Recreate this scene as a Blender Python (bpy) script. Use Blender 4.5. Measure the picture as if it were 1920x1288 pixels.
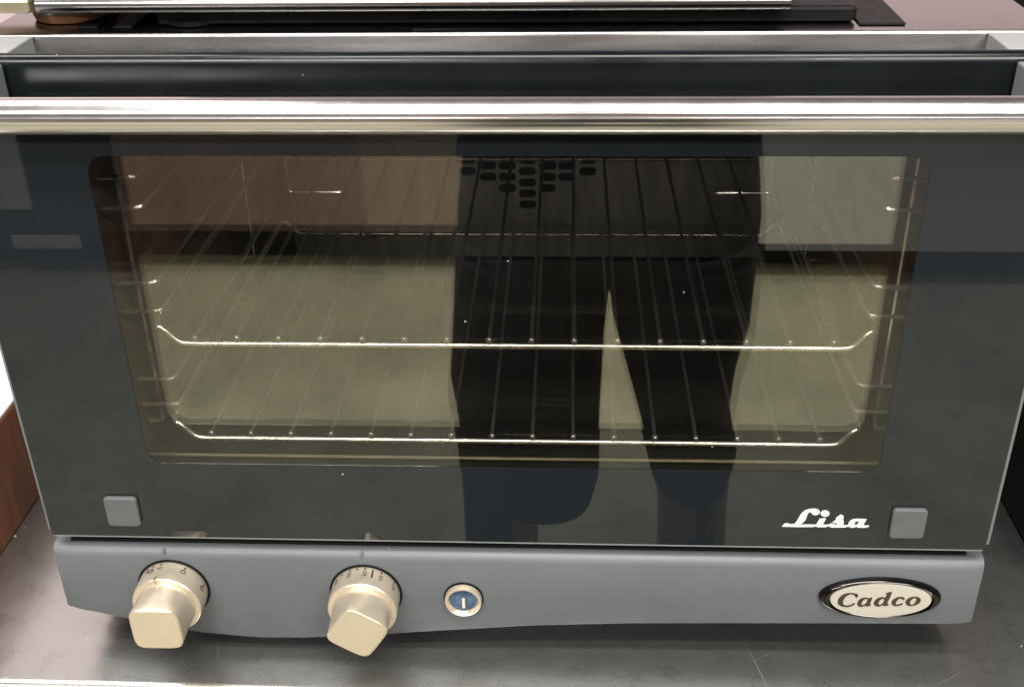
import bpy, bmesh, math, random
from mathutils import Vector, Matrix
random.seed(7)
PI = math.pi
for o in list(bpy.data.objects): bpy.data.objects.remove(o)
SC = bpy.context.scene
COL = SC.collection

# ---------------------------------------------------------------- camera, world, lamps, exposure
cam = bpy.data.cameras.new('camera'); camo = bpy.data.objects.new('camera', cam); COL.objects.link(camo)
cam.sensor_fit = 'HORIZONTAL'; cam.sensor_width = 36.0; cam.lens = 2158.43 / 1920 * 36
cam.clip_start = 0.01; cam.clip_end = 60
RT = Vector((0.9989, 0.0440, -0.0156)); DN = Vector((0.0083, -0.4945, -0.8691)); FW = Vector((-0.0459, 0.8680, -0.4944))
m = Matrix.Identity(4)
for i in range(3):
    m[i][0] = RT[i]; m[i][1] = -DN[i]; m[i][2] = -FW[i]
m[0][3], m[1][3], m[2][3] = 0.034, -0.5734, 0.5721
camo.matrix_world = m
SC.camera = camo

W = bpy.data.worlds.new('World'); SC.world = W; W.use_nodes = True
W.node_tree.nodes['Background'].inputs[0].default_value = (0.80, 0.76, 0.74, 1)
W.node_tree.nodes['Background'].inputs[1].default_value = 0.22

def ceiling_lamp(name, loc, sx, sy, power, col=(1.0, 0.975, 0.93)):
    l = bpy.data.lights.new(name, 'AREA'); l.shape = 'RECTANGLE'; l.size = sx; l.size_y = sy
    l.energy = power; l.color = col
    o = bpy.data.objects.new(name, l); COL.objects.link(o); o.location = loc
    return o
ceiling_lamp('ceiling_lamp', (0.1, -0.55, 1.75), 1.3, 0.16, 26)
ceiling_lamp('ceiling_lamp', (0.1, -0.95, 1.75), 1.3, 0.16, 26)
ceiling_lamp('ceiling_lamp', (-0.95, -2.1, 1.75), 1.3, 0.45, 74)
ceiling_lamp('ceiling_lamp', (1.25, -2.1, 1.75), 1.3, 0.45, 74)

ceiling_lamp('ceiling_lamp', (-1.0, 0.1, 1.75), 0.9, 0.45, 19)  # extra unseen lamp, added to brighten the wall and left counter

ceiling_lamp('ceiling_lamp', (0.1, -3.5, 1.75), 2.6, 0.35, 60)  # extra unseen lamp, added so rear rack bars and cavity catch light

SC.view_settings.view_transform = 'Standard'; SC.view_settings.look = 'None'
SC.view_settings.exposure = 0.0; SC.view_settings.gamma = 1.0
SC.cycles.transparent_max_bounces = 24; SC.cycles.max_bounces = 9; SC.cycles.glossy_bounces = 8
SC.cycles.caustics_reflective = False

# traced lettering outlines, mm in the oven front plane
LISA=[ [(169.89,116.52),(171.08,118.51),(172.27,118.93),(173.52,118.76),(175.11,118.28),(176.64,118.35),(177.50,118.91),(178.29,120.22),(179.24,122.78),(180.17,125.52),(181.45,127.87),(183.11,129.45),(185.45,130.34),(188.46,130.71),(190.34,130.16),(191.72,128.84),(191.98,127.88),(191.40,126.32),(189.66,125.43),(188.10,125.75),(186.92,126.74),(186.32,127.96),(185.43,127.75),(184.67,126.38),(184.27,124.43),(183.92,122.09),(182.90,120.11),(181.52,118.72),(180.65,118.19),(184.96,118.19),(190.64,118.23),(191.37,119.89),(192.38,123.03),(196.18,123.30),(195.67,121.14),(194.87,118.78),(195.09,118.20),(198.44,118.38),(199.57,119.26),(201.12,119.10),(202.59,118.34),(203.51,118.36),(203.41,119.14),(202.58,119.71),(201.34,119.77),(200.09,119.98),(202.27,122.25),(202.36,124.00),(203.71,125.39),(204.83,126.26),(206.10,125.82),(206.79,124.67),(206.77,122.92),(207.37,120.59),(207.48,119.22),(207.21,118.16),(210.27,118.22),(210.36,119.86),(211.18,121.83),(212.58,122.83),(214.36,123.26),(220.92,123.19),(220.68,121.63),(219.77,119.27),(219.75,118.29),(223.27,118.24),(223.11,117.18),(221.67,116.48),(217.11,116.27),(215.32,117.02),(214.34,116.34),(212.53,116.07),(210.89,116.94),(210.25,117.12),(208.82,116.31),(200.55,116.14),(198.93,116.90),(198.14,117.08),(197.15,116.39),(191.95,116.17),(190.63,116.93),(189.16,116.31),(177.18,116.08),(169.92,116.25)],
[(213.95,119.35),(214.51,120.92),(215.52,121.33),(216.74,121.35),(216.41,120.37),(215.86,118.80),(215.00,118.31),(214.35,118.57)],
[(197.93,127.02),(197.89,126.24),(197.59,125.53),(197.05,124.96),(196.32,124.59),(195.49,124.45),(194.63,124.56),(193.82,124.90),(193.15,125.45),(192.68,126.14),(192.46,126.92),(192.50,127.70),(192.81,128.40),(193.35,128.97),(194.07,129.34),(194.90,129.48),(195.76,129.37),(196.56,129.03),(197.24,128.49),(197.71,127.79)] ]
CADCO=[ [(222.47,66.11),(222.38,64.95),(221.84,63.68),(221.04,63.76),(220.68,64.70),(220.09,65.63),(219.39,66.14),(218.09,66.42),(216.71,66.07),(215.40,65.20),(214.34,63.60),(213.63,61.69),(213.47,59.78),(213.74,58.30),(214.49,57.37),(215.51,56.86),(216.94,56.79),(218.32,57.25),(219.63,58.13),(220.63,59.00),(221.35,58.91),(221.07,58.06),(219.79,56.86),(218.32,55.97),(216.47,55.50),(214.37,55.77),(212.38,56.47),(210.86,57.81),(210.18,59.49),(210.29,61.82),(211.13,63.94),(212.65,65.77),(214.71,66.97),(217.17,67.45),(219.40,67.29),(221.35,66.81)],
[(231.49,64.12),(231.42,62.33),(230.92,60.21),(230.83,58.51),(231.47,57.89),(231.47,57.36),(230.13,56.69),(228.75,56.34),(228.35,56.97),(228.20,57.49),(227.57,56.84),(225.93,56.06),(224.34,56.12),(223.08,57.26),(222.72,58.74),(222.95,60.65),(223.99,62.36),(225.57,63.55),(227.42,63.91),(228.89,63.53),(229.59,63.02),(230.12,63.77)],
[(227.56,62.87),(228.36,62.78),(228.78,61.42),(228.45,59.72),(227.55,58.22),(226.55,57.35),(225.74,57.54),(225.36,58.59),(225.66,60.50),(226.55,62.10)],
[(243.18,69.01),(243.09,67.44),(242.80,65.13),(242.22,62.59),(241.64,60.05),(241.63,58.99),(242.66,58.48),(242.57,57.95),(241.09,57.28),(239.71,56.93),(239.24,57.45),(239.07,58.08),(238.09,57.21),(236.60,56.53),(234.99,56.71),(233.77,57.52),(233.20,58.78),(233.12,60.47),(233.79,61.96),(234.87,63.25),(236.33,64.13),(237.85,64.48),(239.17,64.09),(239.94,64.22),(240.17,65.90),(240.18,66.95),(239.70,67.56),(240.45,68.31),(241.66,68.66)],
[(238.04,63.12),(238.82,63.24),(239.37,62.10),(239.22,60.41),(238.48,58.91),(237.51,57.93),(236.64,57.91),(236.01,59.06),(236.17,60.76),(236.91,62.25)],
[(252.10,63.46),(251.83,62.61),(250.89,62.59),(250.01,63.20),(249.46,63.71),(248.57,63.37),(247.66,62.09),(247.09,60.60),(247.07,59.12),(247.57,58.39),(248.66,58.53),(249.84,59.08),(251.02,59.64),(251.58,59.55),(251.44,58.91),(250.47,58.04),(248.69,57.26),(246.64,57.21),(245.10,58.01),(244.25,59.48),(244.32,61.17),(245.18,62.87),(246.56,64.17),(248.19,64.84),(249.92,64.88),(251.55,64.50)],
[(262.37,62.66),(262.08,60.54),(260.74,59.03),(259.00,58.04),(257.02,57.57),(255.10,57.73),(253.69,58.65),(253.00,60.11),(253.06,61.80),(253.90,63.50),(255.59,64.80),(257.70,65.38),(259.79,65.12),(261.50,64.21)],
[(259.42,63.43),(259.40,61.53),(258.88,59.83),(257.97,58.54),(256.89,58.41),(255.96,59.34),(255.69,60.60),(256.13,62.30),(257.16,63.79),(258.35,64.24),(259.09,64.05)] ]

# ---------------------------------------------------------------- materials
def new_mat(name):
    mt = bpy.data.materials.new(name); mt.use_nodes = True
    nt = mt.node_tree; return mt, nt, nt.nodes['Principled BSDF']
def noise(nt, scale, detail=4, rough=.55, coord='Object', sc=None):
    tc = nt.nodes.new('ShaderNodeTexCoord'); n = nt.nodes.new('ShaderNodeTexNoise')
    n.inputs['Scale'].default_value = scale; n.inputs['Detail'].default_value = detail; n.inputs['Roughness'].default_value = rough
    if sc:
        mp = nt.nodes.new('ShaderNodeMapping'); mp.inputs['Scale'].default_value = sc
        nt.links.new(tc.outputs[coord], mp.inputs[0]); nt.links.new(mp.outputs[0], n.inputs['Vector'])
    else: nt.links.new(tc.outputs[coord], n.inputs['Vector'])
    return n.outputs['Fac']
def ramp(nt, fac, stops):
    r = nt.nodes.new('ShaderNodeValToRGB'); e = r.color_ramp.elements
    while len(e) < len(stops): e.new(0.5)
    for k, (p, c) in enumerate(stops):
        e[k].position = p; e[k].color = (c, c, c, 1) if isinstance(c, (int, float)) else (*c, 1)
    nt.links.new(fac, r.inputs[0]); return r.outputs[0]
def bump(nt, b, fac, strength, dist=.001):
    n = nt.nodes.new('ShaderNodeBump'); n.inputs['Strength'].default_value = strength; n.inputs['Distance'].default_value = dist
    nt.links.new(fac, n.inputs['Height']); nt.links.new(n.outputs[0], b.inputs['Normal'])
def mix(nt, a, b, f, mode='MIX'):
    n = nt.nodes.new('ShaderNodeMix'); n.data_type = 'RGBA'; n.blend_type = mode
    for v, s in ((a, n.inputs[6]), (b, n.inputs[7])):
        if isinstance(v, tuple): s.default_value = (*v, 1)
        else: nt.links.new(v, s)
    if isinstance(f, (int, float)): n.inputs[0].default_value = f
    else: nt.links.new(f, n.inputs[0])
    return n.outputs[2]
def simple(name, col, rough=.5, metal=0., var=.12, vscale=40, bmp=0., bscale=300, spec=None, sc=None, ru=.06):
    mt, nt, b = new_mat(name)
    f = noise(nt, vscale, sc=sc)
    nt.links.new(ramp(nt, f, [(.3, tuple(c * (1 - var) for c in col)), (.7, tuple(min(1, c * (1 + var)) for c in col))]), b.inputs['Base Color'])
    b.inputs['Metallic'].default_value = metal
    nt.links.new(ramp(nt, noise(nt, vscale * 2.3, sc=sc), [(.3, max(0, rough - ru)), (.7, rough + ru)]), b.inputs['Roughness'])
    if bmp: bump(nt, b, noise(nt, bscale, 3), bmp, .0004)
    if spec is not None: b.inputs['Specular IOR Level'].default_value = spec
    return mt
def pane_mat(name, refl, gcol, tint):
    mt = bpy.data.materials.new(name); mt.use_nodes = True; nt = mt.node_tree
    nt.nodes.remove(nt.nodes['Principled BSDF']); out = nt.nodes['Material Output']
    t = nt.nodes.new('ShaderNodeBsdfTransparent'); t.inputs[0].default_value = (*tint, 1)
    g = nt.nodes.new('ShaderNodeBsdfGlossy'); g.inputs['Color'].default_value = (*gcol, 1); g.inputs['Roughness'].default_value = 0.0
    mx = nt.nodes.new('ShaderNodeMixShader')
    # grease film: reflectance wanders a little over the pane
    r = ramp(nt, noise(nt, 9, 5), [(.3, refl * .93), (.7, refl * 1.05)])
    nt.links.new(r, mx.inputs[0]); nt.links.new(t.outputs[0], mx.inputs[1]); nt.links.new(g.outputs[0], mx.inputs[2])
    nt.links.new(mx.outputs[0], out.inputs[0]); return mt

M = {}
M['panel'] = simple('grey_powder_paint', (.127, .135, .146), .5, .0, .10, 7, .06, 900)
M['greylight'] = simple('light_grey_paint', (.26, .265, .27), .45, .0, .06, 30, .05, 700)
M['fascia'] = simple('charcoal_enamel', (.004, .0055, .0065), .22, .0, .25, 12, .03, 400, spec=.32)
M['black'] = simple('black_plastic', (.006, .006, .006), .5, .0, .2, 30, .05, 500, spec=.15)
M['rubber'] = simple('grey_rubber', (.105, .112, .115), .6, .0, .06, 60, .1, 1200)
M['print'] = simple('black_print_behind_glass', (.0120, .0146, .0172), .02, .0, .06, 7, ru=.015, sc=(1.5, 1, .5))
M['glass'] = pane_mat('clear_glass', .032, (1, 1, 1), (.97, .97, .96))
M['coated'] = pane_mat('bronze_coated_glass', .104, (1.0, .99, .86), (.95, .945, .93))
M['frame_in'] = simple('brown_enamel', (.055, .042, .033), .35, .0, .2, 20)
M['cavity'] = simple('cavity_steel', (.032, .030, .028), .42, .5, .25, 18, .05, 200, sc=(1, 1, 4))
M['sidewall'] = simple('browned_side_wall', (.19, .125, .095), .5, .1, .25, 25, .05, 200)
M['guard'] = simple('baked_steel', (.36, .34, .32), .34, .75, .25, 14, .05, 200, sc=(6, 1, 1))
M['wire'] = simple('bright_wire', (.27, .265, .255), .32, .82, .04, 20)
M['supwire'] = simple('polished_wire', (.80, .77, .70), .20, .88, .08, 30)
M['barwire'] = simple('browned_wire', (.78, .72, .62), .24, .95, .22, 35, sc=(3, 1, 1))
M['brass'] = simple('brass_strip', (.62, .54, .38), .45, 1., .12, 30)
M['handle'] = simple('brushed_aluminium', (.68, .645, .64), .22, 1., .03, 20, ru=.02)
M['knob'] = simple('champagne_satin', (.78, .67, .525), .36, .70, .03, 50, .02, 900)
M['ink'] = simple('black_ink', (.02, .018, .015), .5)
M['cream'] = simple('cream_enamel', (.52, .48, .405), .35, 0, .03, 30)
M['brownink'] = simple('brown_ink', (.045, .030, .018), .4)
M['chrome'] = simple('dark_chrome', (.055, .05, .048), .14, 1., .1, 30)
M['white'] = simple('white_print', (.78, .78, .75), .4, 0, .02, 50)
M['lens'] = simple('blue_lens', (.085, .135, .23), .06, .3, .3, 120)
M['yellow'] = simple('yellow_print', (.72, .69, .42), .4, 0, .1, 80)
M['wall'] = simple('pink_wall_paint', (.60, .475, .495), .6, 0, .04, 3, .05, 120)
M['tub'] = simple('white_plastic', (.80, .80, .78), .4, 0, .02, 20)
M['trouser'] = simple('dark_navy_cloth', (.013, .016, .023), .9, 0, .35, 9, .6, 45)
M['shirt'] = simple('dark_shirt_cloth', (.016, .017, .020), .9, 0, .2, 30, .2, 800)
M['skin'] = simple('skin', (.50, .32, .24), .5, 0, .06, 30)
M['hair'] = simple('brown_hair', (.03, .02, .014), .6, 0, .3, 90, .4, 300)
M['shoe'] = simple('black_leather', (.015, .014, .014), .4)
M['maroon'] = simple('maroon_panel', (.33, .225, .205), .45, 0, .12, 5)
M['tan'] = simple('tan_glow_panel', (.44, .335, .275), .5, 0, .1, 6)
M['whitecab'] = simple('white_cabinet_enamel', (.80, .80, .80), .4, 0, .04, 5)
M['navy'] = simple('dark_blue_enamel', (.035, .038, .046), .4, 0, .1, 5)
M['trim'] = simple('trim_grey_paint', (.17, .175, .18), .5, 0, .06, 40)
M['dark'] = simple('dark_toe_kick', (.02, .02, .02), .6)
M['terracotta'] = simple('terracotta', (.55, .27, .13), .6, 0, .12, 40)
M['grime'] = simple('crumb', (.42, .40, .37), .8)

def steel_counter():
    mt, nt, b = new_mat('scratched_counter_steel')
    f1 = noise(nt, 7, 6, .6); f2 = noise(nt, 45, 6, .7); f3 = noise(nt, 260, 3, .6, sc=(.15, 1, 1))
    c = ramp(nt, f1, [(.30, (.47, .465, .445)), (.70, (.52, .515, .495))])
    c = mix(nt, c, ramp(nt, f2, [(.28, (.80, .80, .79)), (.50, (1, 1, 1))]), .5, 'MULTIPLY')
    f4 = noise(nt, 420, 2, .5)
    c = mix(nt, c, ramp(nt, f4, [(.26, (.45, .44, .42)), (.34, (1, 1, 1))]), .5, 'MULTIPLY')
    nt.links.new(c, b.inputs['Base Color']); b.inputs['Metallic'].default_value = .93
    # long fine scratches in two directions
    sc = []
    for k, (ang, s) in enumerate(((.5, 26), (-.55, 22), (1.35, 18))):
        tc = nt.nodes.new('ShaderNodeTexCoord'); m0 = nt.nodes.new('ShaderNodeMapping'); mp = nt.nodes.new('ShaderNodeMapping')
        m0.inputs['Rotation'].default_value = (0, 0, ang); mp.inputs['Scale'].default_value = (s * .5, s * 22, 1); mp.inputs['Location'].default_value = (k * 3.1, k, 0)
        nt.links.new(tc.outputs['Object'], m0.inputs[0]); nt.links.new(m0.outputs[0], mp.inputs[0])
        v = nt.nodes.new('ShaderNodeTexNoise'); v.inputs['Scale'].default_value = 1; v.inputs['Detail'].default_value = 3
        nt.links.new(mp.outputs[0], v.inputs['Vector']); sc.append(ramp(nt, v.outputs['Fac'], [(.70, 0.), (.75, 1.)]))
    s = mix(nt, mix(nt, sc[0], sc[1], 1., 'ADD'), sc[2], 1., 'ADD')
    r = mix(nt, ramp(nt, f2, [(.3, .26), (.7, .31)]), s, .12, 'ADD')
    nt.links.new(r, b.inputs['Roughness'])
    bump(nt, b, mix(nt, ramp(nt, f3, [(0, 0.), (1, 1.)]), s, .5, 'ADD'), .15, .0005)
    return mt
M['counter'] = steel_counter()
def wood_mat():
    mt, nt, b = new_mat('reddish_wood')
    f = noise(nt, 6, 6, .6, sc=(1, 14, 1.2)); g = noise(nt, 40, 4, .6, sc=(1, 12, 1))
    c = ramp(nt, f, [(.3, (.16, .055, .020)), (.5, (.27, .10, .036)), (.7, (.34, .14, .055))])
    nt.links.new(mix(nt, c, ramp(nt, g, [(.3, (.6, .6, .6)), (.6, (1, 1, 1))]), .5, 'MULTIPLY'), b.inputs['Base Color'])
    b.inputs['Roughness'].default_value = .45; bump(nt, b, g, .15, .0005); return mt
M['wood'] = wood_mat()
def topsteel():
    mt, nt, b = new_mat('oven_top_steel')
    nt.links.new(ramp(nt, noise(nt, 8, 5), [(.3, (.37, .355, .345)), (.7, (.47, .455, .445))]), b.inputs['Base Color'])
    b.inputs['Metallic'].default_value = 1
    nt.links.new(ramp(nt, noise(nt, 30, 5, sc=(.3, 1, 3)), [(.3, .16), (.7, .26)]), b.inputs['Roughness'])
    bump(nt, b, noise(nt, 200, 2, sc=(.1, 1, 1)), .04, .0004); return mt
M['topsteel'] = topsteel()
def floor_mat():
    mt, nt, b = new_mat('olive_beige_floor')
    f = noise(nt, 3.2, 7, .66); g = noise(nt, 17, 6, .65)
    c = ramp(nt, f, [(.30, (.255, .247, .180)), (.50, (.355, .343, .250)), (.70, (.42, .404, .294))])
    nt.links.new(mix(nt, c, ramp(nt, g, [(.30, (.62, .62, .62)), (.5, (1, 1, 1))]), .6, 'MULTIPLY'), b.inputs['Base Color'])
    b.inputs['Roughness'].default_value = .55; return mt
M['floor'] = floor_mat()

# ---------------------------------------------------------------- helpers
def obj(name, bm, mat, parent=None, smooth=False, loc=None):
    me = bpy.data.meshes.new(name)
    if isinstance(bm, bmesh.types.BMesh):
        bmesh.ops.recalc_face_normals(bm, faces=bm.faces); bm.to_mesh(me); bm.free()
    else: me = bm
    me.materials.clear(); me.materials.append(M[mat])
    if smooth:
        for p in me.polygons: p.use_smooth = True
        try: me.set_sharp_from_angle(angle=math.radians(38))
        except Exception: pass
    o = bpy.data.objects.new(name, me); COL.objects.link(o)
    if parent: o.parent = parent
    if loc: o.location = loc
    return o
def thing(name, label, cat, loc=(0, 0, 0), group=None):
    o = bpy.data.objects.new(name, None); COL.objects.link(o); o.location = loc; o.empty_display_size = .05
    o['label'] = label; o['category'] = cat
    if group: o['group'] = group
    return o
def tag(o, label, cat, group=None):
    o['label'] = label; o['category'] = cat
    if group: o['group'] = group
    return o
def struct(o): o['kind'] = 'structure'; return o
def box(x0, x1, y0, y1, z0, z1, bev=0., seg=2, bm=None):
    b = bm or bmesh.new(); t = bmesh.new()
    vs = [t.verts.new((x, y, z)) for x in (x0, x1) for y in (y0, y1) for z in (z0, z1)]
    for f in ((0, 1, 3, 2), (4, 6, 7, 5), (0, 4, 5, 1), (2, 3, 7, 6), (0, 2, 6, 4), (1, 5, 7, 3)): t.faces.new([vs[i] for i in f])
    if bev: bmesh.ops.bevel(t, geom=list(t.edges), offset=bev, segments=seg, affect='EDGES', profile=.5)
    bmesh.ops.recalc_face_normals(t, faces=t.faces)
    me = bpy.data.meshes.new('t'); t.to_mesh(me); t.free(); b.from_mesh(me); bpy.data.meshes.remove(me); return b
def sweep(loops, closed=True, cap=True, bm=None):
    """loops: list of rings of equal length"""
    b = bm or bmesh.new(); R = [[b.verts.new(p) for p in r] for r in loops]; n = len(R[0])
    for a, c in zip(R, R[1:]):
        for i in range(n if closed else n - 1): b.faces.new((a[i], a[(i + 1) % n], c[(i + 1) % n], c[i]))
    if cap: b.faces.new(R[0][::-1]); b.faces.new(R[-1])
    return b
def tube(path, r, n=10, bm=None, closed=False, ball=False):
    P = [Vector(p) for p in path]; rings = []; up = None; N = len(P)
    for i, p in enumerate(P):
        a = P[(i - 1) % N] if (closed or i) else p; c = P[(i + 1) % N] if (closed or i < N - 1) else p
        d = (c - a).normalized()
        if up is None: up = Vector((0, 0, 1)) if abs(d.z) < .9 else Vector((1, 0, 0))
        s = d.cross(up).normalized(); up = s.cross(d).normalized()
        rr = r[i] if isinstance(r, (list, tuple)) else r
        rings.append([p + (s * math.cos(t) + up * math.sin(t)) * rr for t in (2 * PI * k / n for k in range(n))])
    if closed: rings.append(rings[0])
    b = sweep(rings, True, not closed, bm)
    if closed: bmesh.ops.remove_doubles(b, verts=b.verts, dist=1e-7)
    return b
def smooth_path(pts, rad, seg=5, closed=False):
    out = []; N = len(pts); P = [Vector(p) for p in pts]
    for i, p in enumerate(P):
        if not closed and i in (0, N - 1): out.append(p); continue
        a = P[(i - 1) % N]; c = P[(i + 1) % N]; ra = min(rad, (a - p).length * .48); rc = min(rad, (c - p).length * .48)
        s = p + (a - p).normalized() * ra; e = p + (c - p).normalized() * rc
        for k in range(seg + 1):
            t = k / seg; out.append(s * (1 - t) ** 2 + p * 2 * t * (1 - t) + e * t * t)
    return out
def lathe_y(prof, n=48, sx=1., sz=1., bm=None, cap=True):
    """prof: [(r, y)] about the y axis"""
    return sweep([[(r * sx * math.cos(2 * PI * k / n), y, r * sz * math.sin(2 * PI * k / n)) for k in range(n)] for r, y in prof], True, cap, bm)
def lathe_z(prof, n=32, bm=None, cap=True):
    return sweep([[(r * math.cos(2 * PI * k / n), r * math.sin(2 * PI * k / n), z) for k in range(n)] for r, z in prof], True, cap, bm)
def rrect(hw, hh, r, n=6):
    out = []
    for cx, cz, a0 in ((hw - r, hh - r, 0), (-hw + r, hh - r, 90), (-hw + r, -hh + r, 180), (hw - r, -hh + r, 270)):
        for k in range(n + 1):
            a = math.radians(a0 + 90 * k / n); out.append((cx + r * math.cos(a), cz + r * math.sin(a)))
    return out
def fill2d(polys, depth=0., scale=1.):
    """flat filled curve in x/z with holes -> mesh facing -y; depth = thickness"""
    cu = bpy.data.curves.new('t', 'CURVE'); cu.dimensions = '2D'; cu.fill_mode = 'BOTH'; cu.extrude = depth / 2
    for P in polys:
        s = cu.splines.new('POLY'); s.points.add(len(P) - 1); s.use_cyclic_u = True
        for q, (x, z) in zip(s.points, P): q.co = (x * scale, z * scale, 0, 1)
    o = bpy.data.objects.new('t', cu); COL.objects.link(o)
    dg = bpy.context.evaluated_depsgraph_get(); me = bpy.data.meshes.new_from_object(o.evaluated_get(dg))
    bpy.data.objects.remove(o); bpy.data.curves.remove(cu)
    me.transform(Matrix.Rotation(PI / 2, 4, 'X')); return me
def text_mesh(s, size):
    cu = bpy.data.curves.new('t', 'FONT'); cu.body = s; cu.size = size; cu.align_y = 'CENTER'
    o = bpy.data.objects.new('t', cu); COL.objects.link(o)
    dg = bpy.context.evaluated_depsgraph_get(); me = bpy.data.meshes.new_from_object(o.evaluated_get(dg))
    bpy.data.objects.remove(o); bpy.data.curves.remove(cu); return me

# ---------------------------------------------------------------- setting
struct(obj('floor', box(-4, 4, -5, .9, -.93, -.9), 'floor'))
struct(obj('wall', box(-2.5, 2.5, .78, .86, -.9, 2.2), 'wall'))
# steel counter with a rolled front edge
prof = [(.778, -.0015), (.778, -.05), (-.012, -.05), (-.022, -.046), (-.0315, -.040), (-.0340, -.030), (-.0340, -.008), (-.0325, -.003), (-.029, -.0006), (-.026, 0.), (.3, 0.), (.778, 0.)]
prof = [(.778, -.05), (-.024, -.05), (-.030, -.047), (-.0335, -.041), (-.0345, -.030), (-.0345, -.006), (-.0335, -.0028), (-.0312, -.0008), (-.028, 0.), (.778, 0.)]
ct = obj('counter', sweep([[(x, y, z) for y, z in prof] for x in (-1.6, 1.6)]), 'counter', smooth=True)
tag(ct, 'scratched stainless steel counter that the oven stands on', 'counter')

# ---------------------------------------------------------------- the oven
oven = thing('convection_oven', 'grey countertop convection oven with dark glass door and two beige knobs', 'oven', (0, .29, 0))
oven_off = Vector((0, -.29, 0))
def part(name, bm, mat, smooth=False, parent=None):
    o = obj(name, bm, mat, parent or oven, smooth)
    if parent is None: o.location = oven_off
    return o
def empty_part(name): return None

# casing
part('side_panel', box(-.3005, -.296, .034, .56, .026, .402, .0012), 'greylight')
part('side_panel', box(.296, .3005, .034, .56, .026, .402, .0012), 'greylight')
part('back_panel', box(-.2955, .2955, .56, .565, .026, .403), 'greylight')
part('base_panel', box(-.2955, .2955, .034, .5595, .022, .0255), 'black')
for x, y in ((-.25, .07), (.25, .07), (-.25, .5), (.25, .5)):
    f = part('foot', lathe_z([(.014, 0.), (.016, .002), (.016, .018), (.013, .0218)]), 'black', True); f.location = oven_off + Vector((x, y, 0))
# top: steel sheet with a rolled rim dropping into the vent channel
pr_ = [(.0650, .3700), (.0712, .4030), (.0715, .4041), (.0720, .4047), (.0730, .4050), (.5605, .4050), (.5605, .4035), (.0740, .4035), (.0730, .4032), (.0724, .4022), (.0665, .3700)]
part('top_panel', sweep([[(x, y, z) for y, z in pr_] for x in (-.3005, .3005)]), 'topsteel', True)
for s in (-1, 1):
    xs = sorted((s * .2985, s * (.2705 if s < 0 else .2645)))
    part('vent_cheek', box(xs[0], xs[1], .0365, .0708, .372, .4042, .0008), 'greylight')
part('vent_floor', box(-.296, .296, .0365, .0695, .3645, .3690), 'black')
# charcoal fascia behind the handle
fp = [(.0290, .362), (.0290, .3985), (.0300, .4025), (.0320, .4042), (.0345, .4045), (.0362, .4040), (.0362, .362)]
part('fascia', sweep([[(x, y, z) for y, z in fp] for x in (-.2985, .2985)]), 'fascia', True)
part('fascia_lip', box(-.262, .258, .0363, .0395, .3985, .4028, .0006), 'fascia')

# cavity
lin = bmesh.new()
X0, X1, Y0, Y1, Z0, Z1 = -.252, .252, .034, .405, .122, .372
part('cavity_side', box(X0 - .002, X0, Y0, Y1, Z0, Z1), 'sidewall'); part('cavity_side', box(X1, X1 + .002, Y0, Y1, Z0, Z1), 'sidewall')
box(X0 + .0005, X1 - .0005, Y0, Y1, Z1, Z1 + .002, bm=lin); box(X0 + .0005, X1 - .0005, Y0, Y1, Z0 - .002, Z0, bm=lin)
box(X0 + .0005, X1 - .0005, Y1 - .002, Y1, Z0 + .001, Z1 - .001, bm=lin)
part('cavity_liner', lin, 'cavity')
# front frame round the cavity mouth
fr = fill2d([rrect(.2955, .1345, .002, 2), rrect(.2515, .1245, .01)], .003)
fo = part('cavity_frame', fr, 'fascia'); fo.location = oven_off + Vector((0, .0322, .2355 + .001))
# perforated fan guard
zc = .2370; holes = []
def stad(cx, cz, w=.0155, h=.0076):
    r = h * .5; out = []
    for sx, a0 in ((1, -90), (-1, 90)):
        for k in range(7):
            a = math.radians(a0 + 180 * k / 6); out.append((cx + sx * (w / 2 - r) + r * math.cos(a), cz + r * math.sin(a)))
    return out
hs = [(0, k * .0104) for k in range(-6, 7)]
for s in (-1, 1):
    hs += [(s * .0176, (k + .5) * .0104) for k in range(-5, 5)]
    hs += [(s * .0345, (k + .5) * .0104) for k in range(-4, 4)]
    hs += [(s * .0525, k * .0104) for k in range(-3, 4)]
guard = part('fan_guard', fill2d([[(-.21, -.113), (.21, -.113), (.21, .130), (-.21, .130)]] + [stad(x, z) for x, z in hs], .0016), 'guard')
guard.location = oven_off + Vector((0, .374, zc))
fb = bmesh.new()
for k in range(10):
    a = 2 * PI * k / 10
    p = [Vector((math.cos(a) * r, 0, math.sin(a) * r)) for r in (.018, .055)]
    t = Vector((-math.sin(a), 0, math.cos(a))) * .005
    sweep([[p[0] - t, p[0] + t, p[0] + t + Vector((0, .012, 0)), p[0] - t + Vector((0, .012, 0))], [p[1] - t * 1.4, p[1] - t * 1.1, p[1] + t + Vector((0, .012, 0)), p[1] + t * .7 + Vector((0, .012, 0))]], bm=fb)
lathe_y([(.019, .0), (.019, .013)], 20, bm=fb)
fan = part('fan', fb, 'cavity'); fan.location = oven_off + Vector((0, .384, zc))
# guard side returns
part('guard_return', box(-.2117, -.2102, .3735, .402, .126, .365), 'guard'); part('guard_return', box(.2102, .2117, .3735, .402, .126, .365), 'guard')

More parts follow.
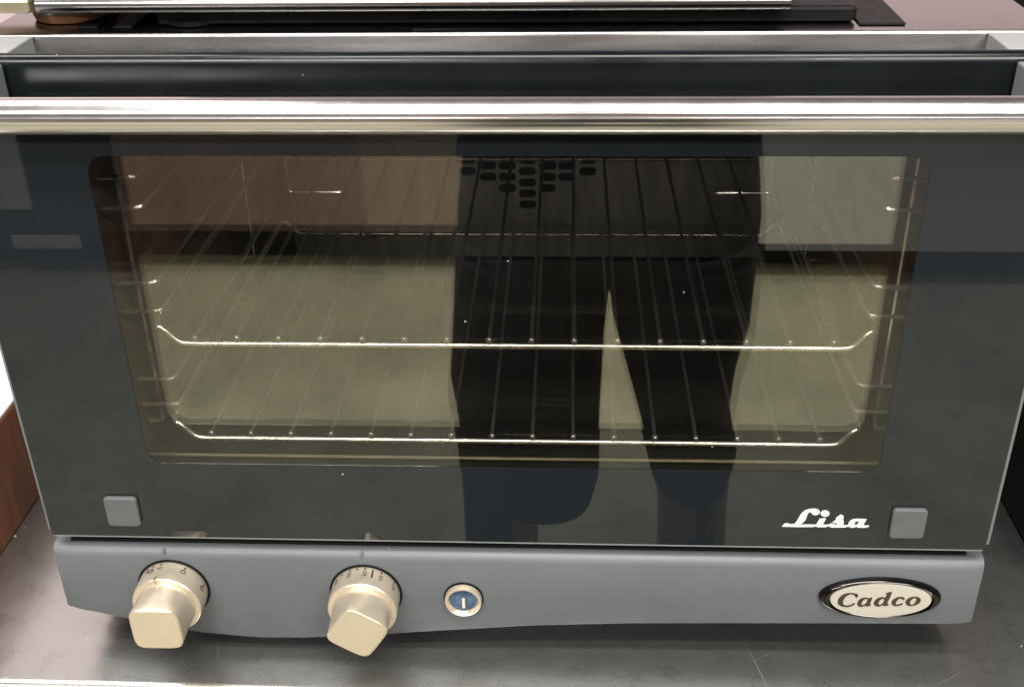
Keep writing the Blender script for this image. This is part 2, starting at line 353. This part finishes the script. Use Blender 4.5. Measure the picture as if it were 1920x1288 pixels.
# wire rack supports on both cavity sides
for s in (-1, 1):
    root = None
    for y in (.075, .335):
        u = tube(smooth_path([(s * .2505, y, .345), (s * .240, y, .345), (s * .240, y, .140), (s * .2505, y, .140)], .006), .0016, 8)
        if root is None: root = part('rack_support', u, 'supwire', True)
        else: obj('upright_wire', u, 'supwire', root, True)
    for zu, zl in ((.3245, .3050), (.2547, .2350), (.1850, .1655)):
        for z in (zu, zl):
            b = tube(smooth_path([(s * .2435, .055, z), (s * .2200, .055, z + .0008), (s * .2185, .062, z + .002), (s * .2185, .348, z + .002), (s * .2435, .356, z)], .007), .0015, 8)
            obj('guide_wire', b, 'supwire', root, True)
    # rear loops
    for z in (.189, .262):
        b = tube(smooth_path([(s * .2105, .366, z + .05), (s * .2105, .366, z), (s * .1620, .366, z), (s * .1620, .3722, z)], .004), .0014, 8)
        obj('rear_loop', b, 'supwire', root, True)

# ---- control panel with a swelling lower edge
def lower(x):
    pts = [(-.301, .0362), (-.285, .0335), (-.265, .0285), (-.239, .0215), (-.21, .0158), (-.1744, .0124), (-.14, .0132), (-.0937, .0169), (-.05, .0218), (.0145, .0282), (.08, .0318), (.169, .0342), (.24, .0358), (.301, .0368)]
    for (a, za), (b, zb) in zip(pts, pts[1:]):
        if x <= b: return za + (zb - za) * (x - a) / (b - a)
    return pts[-1][1]
rings = []; NX = 60
for k in range(NX + 1):
    x = -.3002 + .6004 * k / NX; zb = lower(x); e = min(x + .3002, .3002 - x); c = max(0., .003 - e) * .6
    rings.append([(x, .034, zb + .004), (x, .004, zb), (x, .0012 + c, zb + .0006), (x, 0. + c, zb + .0028), (x, 0. + c, .0825), (x, .0008 + c, .0858), (x, .0030 + c, .0880), (x, .006, .0890), (x, .034, .0892)])
panel = part('control_panel', sweep(rings), 'panel', True)
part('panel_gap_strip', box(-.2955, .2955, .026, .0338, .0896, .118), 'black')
part('ledge_shade_strip', box(-.2900, .2900, .0075, .0258, .0890, .0912, .0006), 'black')  # black strip painting in the door's shade on the ledge
for x in (-.2262, -.0962):   # index notch over each knob
    obj('index_notch', box(x - .0008, x + .0008, -.0002, .006, .0850, .0886, .0003), 'trim', panel)

# ---- knobs
def squircle(hw, n, k, rot):
    out = []
    for i in range(n):
        t = 2 * PI * i / n
        c, s_ = math.cos(t), math.sin(t)
        r = (abs(c) ** k + abs(s_) ** k) ** (-1 / k)
        a = t + rot
        out.append((hw * r * math.cos(a), hw * r * math.sin(a)))
    return out
def knob(x, z, L, rot, marks, tick):
    kn = part('knob', lathe_y([(.0240, -.0004), (.0240, -.0012), (.0228, -.0013)], 56), 'black', True)
    kn.location = oven_off + Vector((x, 0, z))
    sk = obj('skirt', lathe_y([(.0226, -.0012), (.0226, -.0150), (.02245, -.0172), (.0217, -.0180), (.0190, -.0182)], 64), 'knob', kn, True)
    n = 64; R = []
    for y, hw, kx in ((-.0178, .0192, 2.), (-.020, .0189, 2.05), (-.026, .0181, 2.3), (-.032, .0172, 3.0), (-L + .0018, .0162, 4.8), (-L + .0006, .0159, 5.2), (-L + .0001, .0153, 5.2), (-L, .0149, 5.2), (-L, .0142, 5.2), (-L, .0100, 4.)):
        R.append([(a, y, b) for a, b in squircle(hw, n, kx, rot)])
    obj('grip', sweep(R), 'knob', kn, True)
    for txt, deg, s0, size in marks:
        if txt == '|': me = None; b = bmesh.new(); box(0, .0075, -.0005, .0005, 0, 0.0001, bm=b); me = bpy.data.meshes.new('t'); b.to_mesh(me); b.free()
        elif txt == '.': b = bmesh.new(); box(0, .0012, -.0006, .0006, 0, .0001, bm=b); me = bpy.data.meshes.new('t'); b.to_mesh(me); b.free()
        elif txt == 'o':
            b = bmesh.new(); tube([(.0022 + .0018 * math.cos(t), .0018 * math.sin(t), 0) for t in [2 * PI * q / 14 for q in range(14)]], .00028, 5, b, True); tube([(.0022, 0, 0), (.0022, .0013, 0)], .00025, 5, b); me = bpy.data.meshes.new('t'); b.to_mesh(me); b.free()
        elif txt == 'u':
            b = bmesh.new(); tube([(.0009, -.0013, 0), (.0009, .0013, 0), (.0034, .0013, 0), (.0034, -.0013, 0)], .00035, 5, b, True); tube([(.0009, -.0003, 0), (-.0002, .0006, 0)], .0003, 5, b); me = bpy.data.meshes.new('t'); b.to_mesh(me); b.free()
        elif txt == '~':
            b = bmesh.new(); tube([(.0012, -.0014, 0), (.0024, -.0012, 0), (.0026, .0012, 0), (.0012, .0014, 0)], .00025, 5, b, True); me = bpy.data.meshes.new('t'); b.to_mesh(me); b.free()
        else: me = text_mesh(txt, size)
        for v in me.vertices:
            a, bb, h = v.co; R0 = .0226 + .00025 + h * .3; th = math.radians(deg) + bb / .0226
            v.co = (R0 * math.sin(th), -(s0 + a), R0 * math.cos(th))
        obj('dial_mark', me, 'ink', kn)
    th = math.radians(tick)   # index groove on the front rim
    if tick is not None:
        b = box(-.0007, .0007, -.0187, -.0150, .0195, .0229, .0003); b.transform(Matrix.Rotation(th, 4, 'Y')); obj('pointer', b, 'brass', kn)
    return kn
timer_marks = [('.', -38, .0032, 0), ('~', -34, .0050, 0), ('.', -25, .0030, 0), ('o', -26, .0056, 0), ('.', -10, .0030, 0), ('~', -11, .0050, 0), ('.', 30, .0032, 0), ('u', 29, .0052, 0), ('.', 74, .0040, 0), ('u', 72, .006, 0)]
knob(-.2235, .0573, .0400, 0.02, timer_marks, -10)
heat_marks = [('475', -50, .0047, .0036), ('.', -38, .003, 0), ('425', -22, .0047, .0036), ('.', -22, .0025, 0), ('.', -9, .0028, 0), ('375', 4, .0047, .0036), ('.', 4, .0025, 0), ('|', 17, .0028, 0), ('325', 32, .0047, .0036), ('.', 32, .0025, 0), ('275', 60, .0047, .0036), ('.', 60, .0025, 0)]
knob(-.0955, .0560, .0385, math.radians(-33), heat_marks, 180)

# ---- indicator lamp
il = part('indicator_lamp', lathe_y([(.0131, -.0003), (.0131, -.0012), (.0120, -.0014)], 40), 'black', True); il.location = oven_off + Vector((-.0312, 0, .0533))
obj('bezel', lathe_y([(.0122, -.0010), (.0122, -.0040), (.0117, -.0052), (.0108, -.0056), (.0089, -.0036), (.0086, -.0020)], 48, cap=False), 'knob', il, True)
obj('lens', lathe_y([(.0088, -.0018), (.0086, -.0032), (.0070, -.0038), (.0035, -.0041), (.0003, -.0042)], 40), 'lens', il, True)
o = obj('lamp_symbol', fill2d([rrect(.0009, .0042, .0008)], .0004), 'yellow', il); o.location = (.0003, -.0044, -.0010)

# ---- oval badge
bd = part('badge', lathe_y([(1., -.0003), (1., -.0016), (.985, -.0030), (.955, -.0042), (.91, -.0047), (.86, -.0042), (.83, -.0034)], 72, .0388, .0160), 'chrome', True)
bd.location = oven_off + Vector((.2374, 0, .0612))
pl = obj('badge_plate', lathe_y([(1., -.0036), (.985, -.0046), (.8, -.0047)], 64, .0322, .0136), 'cream', bd, True)
me = fill2d(CADCO, .0003, .001); o = obj('badge_lettering', me, 'brownink', bd); o.location = (-.2374, -.0049, -.0612)

# ---- door
DZ0, DZ1 = .1002, .3760
wz0, wz1, ww = .1582, .3586, .2234
cz_ = (wz0 + wz1) / 2; hh = (wz1 - wz0) / 2
dz = (DZ0 + DZ1) / 2
door_me = fill2d([rrect(.2970, (DZ1 - DZ0) / 2, .0015, 3), [(x, z + cz_ - dz) for x, z in rrect(ww, hh, .011, 8)]], .0006)
door = part('door', door_me, 'print'); door.location = oven_off + Vector((0, .0003, dz))
def dpart(name, bm, mat, smooth=False):
    o = obj(name, bm, mat, door, smooth); o.location = (0, -.0003, -dz); return o
o = obj('window_pane', fill2d([rrect(ww - .0001, hh - .0001, .011, 8)], .0005), 'glass', door); o.location = (0, 0, cz_ - dz)
dpart('inner_pane', box(-.2600, .2600, .0220, .0255, .1300, .3680), 'coated')
o = obj('inner_frame', fill2d([rrect(.2930, .1330, .002, 2), rrect(.2480, .1150, .006, 5)], .012), 'frame_in', door); o.location = (0, .0137, .2480 - dz)
dpart('inner_frame_edge', box(-.236, .236, .0262, .0285, .1448, .1462, .0003), 'brass')
for s in (-1, 1):
    xs = sorted((s * .3006, s * .2978))
    dpart('side_trim', box(xs[0], xs[1], .0035, .0275, .1012, .3750, .0006), 'trim')
    xs = sorted((s * .2990, s * (.2700 if s < 0 else .2665)))
    dpart('corner_block', box(xs[0], xs[1], .0045, .0270, .3765, .4005, .001), 'trim')
    o = obj('bumper', sweep([[(x * k, y, z * k) for x, z in rrect(.0106, .0112, .0026)] for y, k in ((-.0001, .99), (-.0016, 1.), (-.0025, .985), (-.0029, .95), (-.0030, .91), (-.0030, .86), (-.0030, .6))]), 'rubber', door, True); o.location = (s * .2462, -.0003, .1212 - dz)
dpart('lower_edge', box(-.2960, .2960, .0004, .0036, .0985, .1000, .0005), 'greylight')
o = obj('door_lettering', fill2d(LISA, .0002, .001), 'white', door); o.location = (0, -.0005, -dz)
dpart('door_top_bar', box(-.2960, .2960, .0045, .0260, .3650, .3757, .001), 'fascia')
# handle: extruded aluminium profile with two shallow flutes, capping the glass
hp = []
cy_, cz2, rr = -.0090, .3842, .0105
for k in range(41):
    a = math.radians(100 + 190 * k / 40); r = rr
    for ga in (168, 190):
        d = math.degrees(a) - ga
        if abs(d) < 2.6: r -= .0003
    hp.append((cy_ + r * math.cos(a), cz2 + r * .96 * math.sin(a)))
hp += [(-.0012, .3732), (-.0004, .3732), (-.0004, .3770), (.0240, .3770), (.0240, .3795), (-.0040, .3800), (-.0040, .3880)]
dpart('handle', sweep([[(x, y, z) for y, z in hp] for x in (-.2990, .2990)]), 'handle', True)

# ---------------------------------------------------------------- racks inside
def rack(z, label):
    t = thing('oven_rack', label, 'oven rack', (0, .2, z), 'wire racks inside the oven')
    yf, yr = .0400, .3635
    zb, zt = -.0042, .0078
    def fpt(y): return [(-.2195, y - .2, zt), (-.2150, y - .2, zt - .0008), (-.2065, y - .2, zb + .001), (-.2020, y - .2, zb), (.2040, y - .2, zb), (.2085, y - .2, zb + .001), (.2160, y - .2, zt - .0008), (.2205, y - .2, zt)]
    P = fpt(yf) + fpt(yr)[::-1]
    obj('frame', tube(smooth_path(P, .006, 4, True), .0020, 10, closed=True), 'barwire', t, True)
    w = tube([(0, yf - .2022, 0), (0, yf - .2018, 0), (0, yf - .2008, 0), (0, yf - .199, 0), (0, yf - .1975, 0), (0, yr - .198, 0)], [.0009, .0017, .0022, .0020, .0013, .0013], 10)
    first = None
    for k in range(16):
        if first is None: first = o = obj('wire', w, 'wire', t, True)
        else: o = first.copy(); COL.objects.link(o); o.parent = t
        o.location = (-.1952 + .0261 * k, 0, 0)
    return t
rack(.2252, 'upper wire rack inside the oven behind the glass')
rack(.1544, 'lower wire rack inside the oven nearest the cavity floor')

# ---------------------------------------------------------------- grill standing on the oven
gr = thing('contact_grill', 'black appliance with a steel tray front standing on top of the oven', 'grill', (0, .25, .405))
def gpart(name, bm, mat, smooth=False):
    o = obj(name, bm, mat, gr, smooth); o.location = (0, -.25, -.405); return o
tp = [(.075 + .0045 * math.cos(math.radians(a)), .4205 + .0048 * math.sin(math.radians(a))) for a in range(90, 281, 19)]
tp += [(.078, .4154), (.30, .4154), (.30, .4170), (.0795, .4172), (.0795, .4240), (.30, .4240), (.30, .4253)]
gpart('drip_tray', sweep([[(x, y, z) for y, z in tp] for x in (-.2655, .1558)]), 'topsteel', True)
gpart('base', box(-.203, .196, .0860, .42, .4062, .4150, .002), 'black')
gpart('name_plate', box(-.055, .052, .0848, .0859, .4082, .4135, .0003), 'fascia')
gpart('body', box(-.21, .165, .10, .42, .426, .52, .01), 'black')
for x0, x1 in ((-.2485, -.2365), (-.2275, -.2160), (.1970, .2225)):
    gpart('foot_rail', box(x0, x1, .0815, .40, .4053, .4066, .0004), 'black')
for x, y in ((-.185, .0965), (.185, .38), (-.185, .38)):
    f = gpart('foot', lathe_z([(.0140, .4053), (.0152, .4062), (.0150, .4084)], 28), 'black', True); f.location = (x, -.25 + y, -.405)
gpart('hinge_bracket', box(-.33, -.2675, .068, .11, .4172, .4250, .0015), 'brass')

# dish on the oven top, left
ds = thing('dish', 'terracotta dish with a pale rim on the oven top beside the grill', 'dish', (-.262, .112, .4052))
obj('bowl', lathe_z([(.017, 0), (.0215, .0006), (.0225, .003), (.0230, .0055), (.0215, .0055), (.020, .003), (.012, .0015)], 40), 'terracotta', ds, True)
obj('rim', lathe_z([(.0231, .0056), (.0236, .0062), (.0231, .0072), (.0213, .0072), (.0210, .0062), (.0214, .0056)], 40, cap=False), 'cream', ds, True)

# ---------------------------------------------------------------- beside the oven
wb = thing('wooden_box', 'reddish brown wooden box with a white top left of the oven', 'wooden box', (-.47, .25, 0))
for n, q, mm in (('side_board', box(-.409, -.3975, -.05, .55, .0005, .0898, .001), 'wood'), ('side_board', box(-.56, -.549, -.05, .55, .0005, .0898, .001), 'wood'), ('end_board', box(-.5485, -.4095, .539, .55, .0005, .0898, .001), 'wood'), ('end_board', box(-.5485, -.4095, -.05, -.039, .0005, .0898, .001), 'wood'), ('lid', box(-.5605, -.3980, -.0505, .5505, .0902, .0935, .001), 'tub')):
    o = obj(n, q, mm, wb); o.location = (.47, -.25, 0)
bc = thing('black_crate', 'black plastic crate on the counter right of the oven', 'crate', (.50, .30, 0))
R = []
for a, b, z in ((.113, .24, 0.0005), (.116, .244, .004), (.124, .256, .30), (.130, .262, .302), (.130, .262, .312), (.120, .252, .312), (.113, .241, .010)):
    R.append([(x, y, z) for x, y in rrect(a, b, .018)])
obj('shell', sweep(R), 'black', bc, True)
o = obj('handle_grip', box(-.129, -.124, -.05, .05, .255, .275, .002), 'black', bc)

# ---------------------------------------------------------------- what the door glass mirrors: across the aisle
def cabinet(name, label, x0, x1, mat, z0, yf, ndoor, top=.05):
    t = thing(name, label, 'cabinet', ((x0 + x1) / 2, yf - .3, -.9)); cx = (x0 + x1) / 2
    def q(n, b, mm, sm=False):
        o = obj(n, b, mm, t, sm); o.location = (-cx, .3 - yf, .9); return o
    q('carcass', box(x0 + .001, x1 - .001, yf - .6, yf - .02, z0, top), mat)
    q('toe_kick', box(x0 + .01, x1 - .01, yf - .58, yf - .09, -.8995, z0 - .001), 'dark')
    q('worktop', box(x0 - .01, x1 + .01, yf - .62, yf + .015, top + .001, top + .035, .003), 'topsteel')
    wd = (x1 - x0) / ndoor
    for k in range(ndoor):
        a, b = x0 + wd * k + .0008, x0 + wd * (k + 1) - .0008
        q('cabinet_door', box(a, b, yf - .0195, yf, z0 + .004, top - .01, .0008), mat)
        q('pull', box(b - .05, b - .035, yf + .001, yf + .02, -.10, -.02, .003), 'wire')
    return t
cabinet('white_cabinet', 'white enamel cabinet mirrored at the right of the oven door glass', .30, 1.75, 'whitecab', -.80, -2.36, 1)
cabinet('maroon_cabinet', 'maroon cabinet mirrored at the left of the oven door glass', -1.22, -.535, 'maroon', -.765, -2.40, 1)
cabinet('tan_glow_cabinet', 'added tan cabinet standing in for the tan reflection on the oven rear guard', -.537, .22, 'tan', -.765, -2.4003, 1)  # added cabinet: its tan imitates a bright reflection on the fan guard
nv = cabinet('navy_cabinet', 'dark blue cabinet mirrored in the left border of the door glass', -1.475, -1.235, 'navy', -.765, -2.40, 1)
o = obj('kick_plate', box(-1.56, -1.36, -2.392, -2.388, -.812, -.772, .001), 'whitecab', nv); o.location = (1.355, 2.70, .9)
cabinet('pale_cabinet', 'pale cabinet mirrored at the far left edge of the door glass', -1.95, -1.485, 'whitecab', -.70, -2.40, 1)

# ---------------------------------------------------------------- the photographer, seen only mirrored in the door
def skin_mesh(name, nodes, edges, root, sub=2):
    me = bpy.data.meshes.new(name); keys = list(nodes); ix = {k: i for i, k in enumerate(keys)}
    me.from_pydata([nodes[k][0] for k in keys], [(ix[a], ix[b]) for a, b in edges], [])
    o = bpy.data.objects.new(name, me); COL.objects.link(o)
    o.modifiers.new('s', 'SKIN'); sm = o.modifiers.new('d', 'SUBSURF'); sm.levels = sub; sm.render_levels = sub
    for k in keys:
        v = me.skin_vertices[0].data[ix[k]]; r = nodes[k][1]; v.radius = r if isinstance(r, tuple) else (r, r); v.use_root = (k == root)
    dg = bpy.context.evaluated_depsgraph_get(); m2 = bpy.data.meshes.new_from_object(o.evaluated_get(dg))
    bpy.data.objects.remove(o); return m2
F = -.9; PX, PY = .085, -.80
N = {'pel': ((PX, PY, .02), (.15, .10)), 'bel': ((PX, PY - .01, .14), (.145, .10)), 'che': ((PX, PY - .04, .32), (.15, .105)), 'sho': ((PX, PY - .05, .44), (.10, .07)),
     'nk': ((PX, PY - .04, .52), .05), 'hd': ((PX, PY - .02, .60), (.06, .075)), 'hd2': ((PX, PY - .015, .67), (.072, .09)), 'hd3': ((PX, PY - .02, .745), (.055, .07))}
E_ = [('pel', 'bel'), ('bel', 'che'), ('che', 'sho'), ('sho', 'nk'), ('nk', 'hd'), ('hd', 'hd2'), ('hd2', 'hd3')]
for s, hx, kx, ax in ((-1, -.015, -.055, -.062), (1, .185, .222, .232)):
    a = 'L' if s < 0 else 'R'
    N.update({a + 'hip': ((hx, PY, -.07), .085), a + 'th': ((hx * .6 + kx * .4, PY, -.22), .078), a + 'kn': ((kx, PY + .01, -.43), .056), a + 'cf': ((kx * .5 + ax * .5, PY - .015, -.60), .054),
              a + 'an': ((ax, PY - .03, -.82), .036), a + 'hl': ((ax, PY - .05, -.868), .032), a + 'ft': ((ax + s * .02, PY + .10, -.872), (.042, .026)), a + 'to': ((ax + s * .03, PY + .17, -.878), (.038, .018))})
    E_ += [('pel', a + 'hip'), (a + 'hip', a + 'th'), (a + 'th', a + 'kn'), (a + 'kn', a + 'cf'), (a + 'cf', a + 'an'), (a + 'an', a + 'hl'), (a + 'an', a + 'ft'), (a + 'ft', a + 'to')]
    sx = PX + s * .18
    N.update({a + 'sh': ((sx, PY - .05, .42), .055), a + 'el': ((sx + s * .05, PY + .02, .20), .043), a + 'wr': ((.034 + s * .115, PY + .175, .47), .028), a + 'pm': ((.034 + s * .095, PY + .178, .525), (.030, .016))})
    E_ += [('sho', a + 'sh'), (a + 'sh', a + 'el'), (a + 'el', a + 'wr'), (a + 'wr', a + 'pm')]
    for q in range(4):
        b = (.034 + s * (.093 - q * .001), PY + .176 - .004, .535 + q * .018 - .012); tip = (.034 + s * .060, PY + .172, b[2] + .010)
        N.update({a + 'f%da' % q: (b, .0085), a + 'f%db' % q: (tip, .0075)}); E_ += [(a + 'pm', a + 'f%da' % q), (a + 'f%da' % q, a + 'f%db' % q)]
    N.update({a + 'ta': ((.034 + s * .085, PY + .160, .515), .009), a + 'tb': ((.034 + s * .055, PY + .158, .535), .008)}); E_ += [(a + 'pm', a + 'ta'), (a + 'ta', a + 'tb')]
per = thing('person', 'person in dark baggy knee shorts and leggings mirrored in the oven door', 'person', (PX, PY, F))
inv = Vector((-PX, -PY, -F))
body = obj('body', skin_mesh('body', N, E_, 'pel'), 'skin', per, True); body.location = inv
def ell(cx, cy, z, rx, ry, n=28): return [(cx + rx * math.cos(2 * PI * k / n), cy + ry * math.sin(2 * PI * k / n), z) for k in range(n)]
def pear(L, name, mat):
    o = obj(name, sweep([ell(*a) for a in L]), mat, per, True); o.location = inv; return o
ys = PY + .03
# baggy shorts: a hip tube and two wide legs, the left one flaring at the hem
sh = bmesh.new()
sweep([ell(PX + .005, ys - .02, z, rx, ry) for z, rx, ry in ((.12, .178, .125), (.05, .190, .135), (-.03, .200, .140), (-.08, .200, .120), (-.115, .19, .05))], bm=sh)
def leg(L):
    sweep([[(x0 + (x1 - x0) * (.5 + .5 * math.cos(2 * PI * k / 28)), ys - .01 + .105 * w * math.sin(2 * PI * k / 28), z + dzz * (math.cos(2 * PI * k / 28))) for k in range(28)] for x0, x1, z, w, dzz in L], bm=sh)
leg([(-.112, .097, -.05, 1.1, 0), (-.117, .0935, -.13, 1.1, 0), (-.122, .088, -.20, 1.05, 0), (-.128, .086, -.27, 1., 0), (-.118, .084, -.35, 1., 0), (-.116, .084, -.40, .95, -.008), (-.100, .074, -.435, .85, -.018), (-.06, .05, -.440, .5, -.012)])
leg([(.090, .286, -.05, 1.1, 0), (.0935, .286, -.13, 1.08, 0), (.100, .285, -.18, 1.05, 0), (.117, .272, -.24, 1., 0), (.136, .268, -.31, .95, 0), (.147, .276, -.355, .95, 0), (.158, .268, -.40, .9, 0), (.175, .255, -.41, .6, 0)])
o = obj('shorts', sh, 'trouser', per, True); o.location = inv
for nm, L in (('legging', [(-.062, ys - .03, -.36, .056, .06), (-.061, ys - .03, -.45, .054, .06), (-.061, ys - .05, -.55, .056, .066), (-.061, PY - .02, -.66, .052, .058), (-.062, PY - .03, -.80, .040, .044)]),
              ('legging', [(.222, ys - .03, -.34, .050, .06), (.226, ys - .03, -.45, .047, .058), (.229, ys - .05, -.55, .050, .064), (.231, PY - .02, -.66, .050, .056), (.232, PY - .03, -.80, .040, .044)])):
    pear(L, nm, 'trouser')
for ax, s in ((-.062, -1), (.232, 1)):
    o = obj('shoe', sweep([[(ax + s * t * .03 + w * math.cos(2 * PI * k / 20), PY - .085 + t * .28, F + .003 + h * (.5 + .5 * math.sin(2 * PI * k / 20))) for k in range(20)] for t, w, h in ((0, .02, .05), (.08, .042, .085), (.35, .045, .09), (.6, .052, .065), (.85, .05, .05), (1, .02, .03))]), 'shoe', per, True); o.location = inv
pear([(PX, PY - .01, .06, .192, .145), (PX, PY - .01, .14, .180, .135), (PX, PY - .035, .30, .188, .135), (PX, PY - .045, .40, .185, .115), (PX, PY - .045, .455, .13, .09), (PX, PY - .04, .485, .065, .065)], 'shirt', 'shirt')
for s in (-1, 1):
    sx = PX + s * .18
    o = obj('sleeve', tube([(sx - s * .03, PY - .05, .435), (sx + s * .01, PY - .04, .39), (sx + s * .035, PY - .01, .29), (sx + s * .05, PY + .02, .215)], [.062, .068, .060, .056], 20), 'shirt', per, True); o.location = inv
pear([(PX, PY - .045, .55, .06, .05), (PX, PY - .045, .62, .082, .08), (PX, PY - .04, .70, .086, .09), (PX, PY - .03, .75, .080, .09), (PX, PY - .02, .79, .055, .066), (PX, PY - .02, .805, .02, .025)], 'hair', 'hair')
nose = obj('nose', sweep([ell(PX, PY + .075, .64, .015, .014, 12), ell(PX, PY + .070, .66, .011, .018, 12), ell(PX, PY + .064, .70, .007, .012, 12)]), 'skin', per, True); nose.location = inv
for s in (-1, 1):
    e = bmesh.new(); bmesh.ops.create_uvsphere(e, u_segments=14, v_segments=10, radius=.012); o = obj('eye', e, 'tub', per, True); o.location = inv + Vector((PX + s * .03, PY + .060, .69))
o = obj('mouth', box(PX - .022, PX + .022, PY + .058, PY + .066, .606, .614, .003), 'maroon', per, True); o.location = inv
# phone held just behind the lens position
ph = box(-.075, .075, -.0385, .0385, -.009, -.001, .003)
po = obj('phone', ph, 'black'); 
mm = camo.matrix_world.copy(); pm = Matrix.Translation(Vector(mm.translation) - FW * .012) @ mm.to_3x3().to_4x4()
po.matrix_world = pm
tag(po, 'black phone held up in both hands by the mirrored person', 'phone')

# ---------------------------------------------------------------- specks
sp = bmesh.new()
def speck(x, y, z, r):
    t = bmesh.new(); bmesh.ops.create_icosphere(t, subdivisions=1, radius=r)
    for v in t.verts: v.co = Vector((v.co.x * random.uniform(.7, 1.5), v.co.y * .5, v.co.z * random.uniform(.6, 1.3))) + Vector((x, y, z))
    me = bpy.data.meshes.new('t'); t.to_mesh(me); t.free(); sp.from_mesh(me); bpy.data.meshes.remove(me)
SPECKS = [(-0.0228, -0.0003, 0.2597, 0.0006), (0.0997, -0.0003, 0.2793, 0.00045), (0.0022, -0.0003, 0.2978, 0.0004), (-0.1027, -0.0003, 0.1518, 0.0006), (0.1225, -0.0003, 0.1755, 0.0004), (-0.1541, 0.007, 0.0897, 0.0004), (-0.0783, 0.0036, 0.0897, 0.0005), (-0.0548, 0.0101, 0.0897, 0.0005), (0.0574, 0.0097, 0.0897, 0.0004), (0.1433, 0.0103, 0.0897, 0.001), (-0.3957, 0.1187, 0.0004, 0.0013), (-0.3932, 0.13, 0.0004, 0.0007), (0.346, 0.0203, 0.0004, 0.0006), (-0.2399, 0.0288, 0.405, 0.0004), (-0.1076, 0.0288, 0.3936, 0.0003)]
for x, y, z, r in SPECKS: speck(x, y, z, r)
so = obj('crumbs', sp, 'grime'); so['kind'] = 'stuff'; so['label'] = 'tiny pale crumbs on the door glass, ledge and counter'
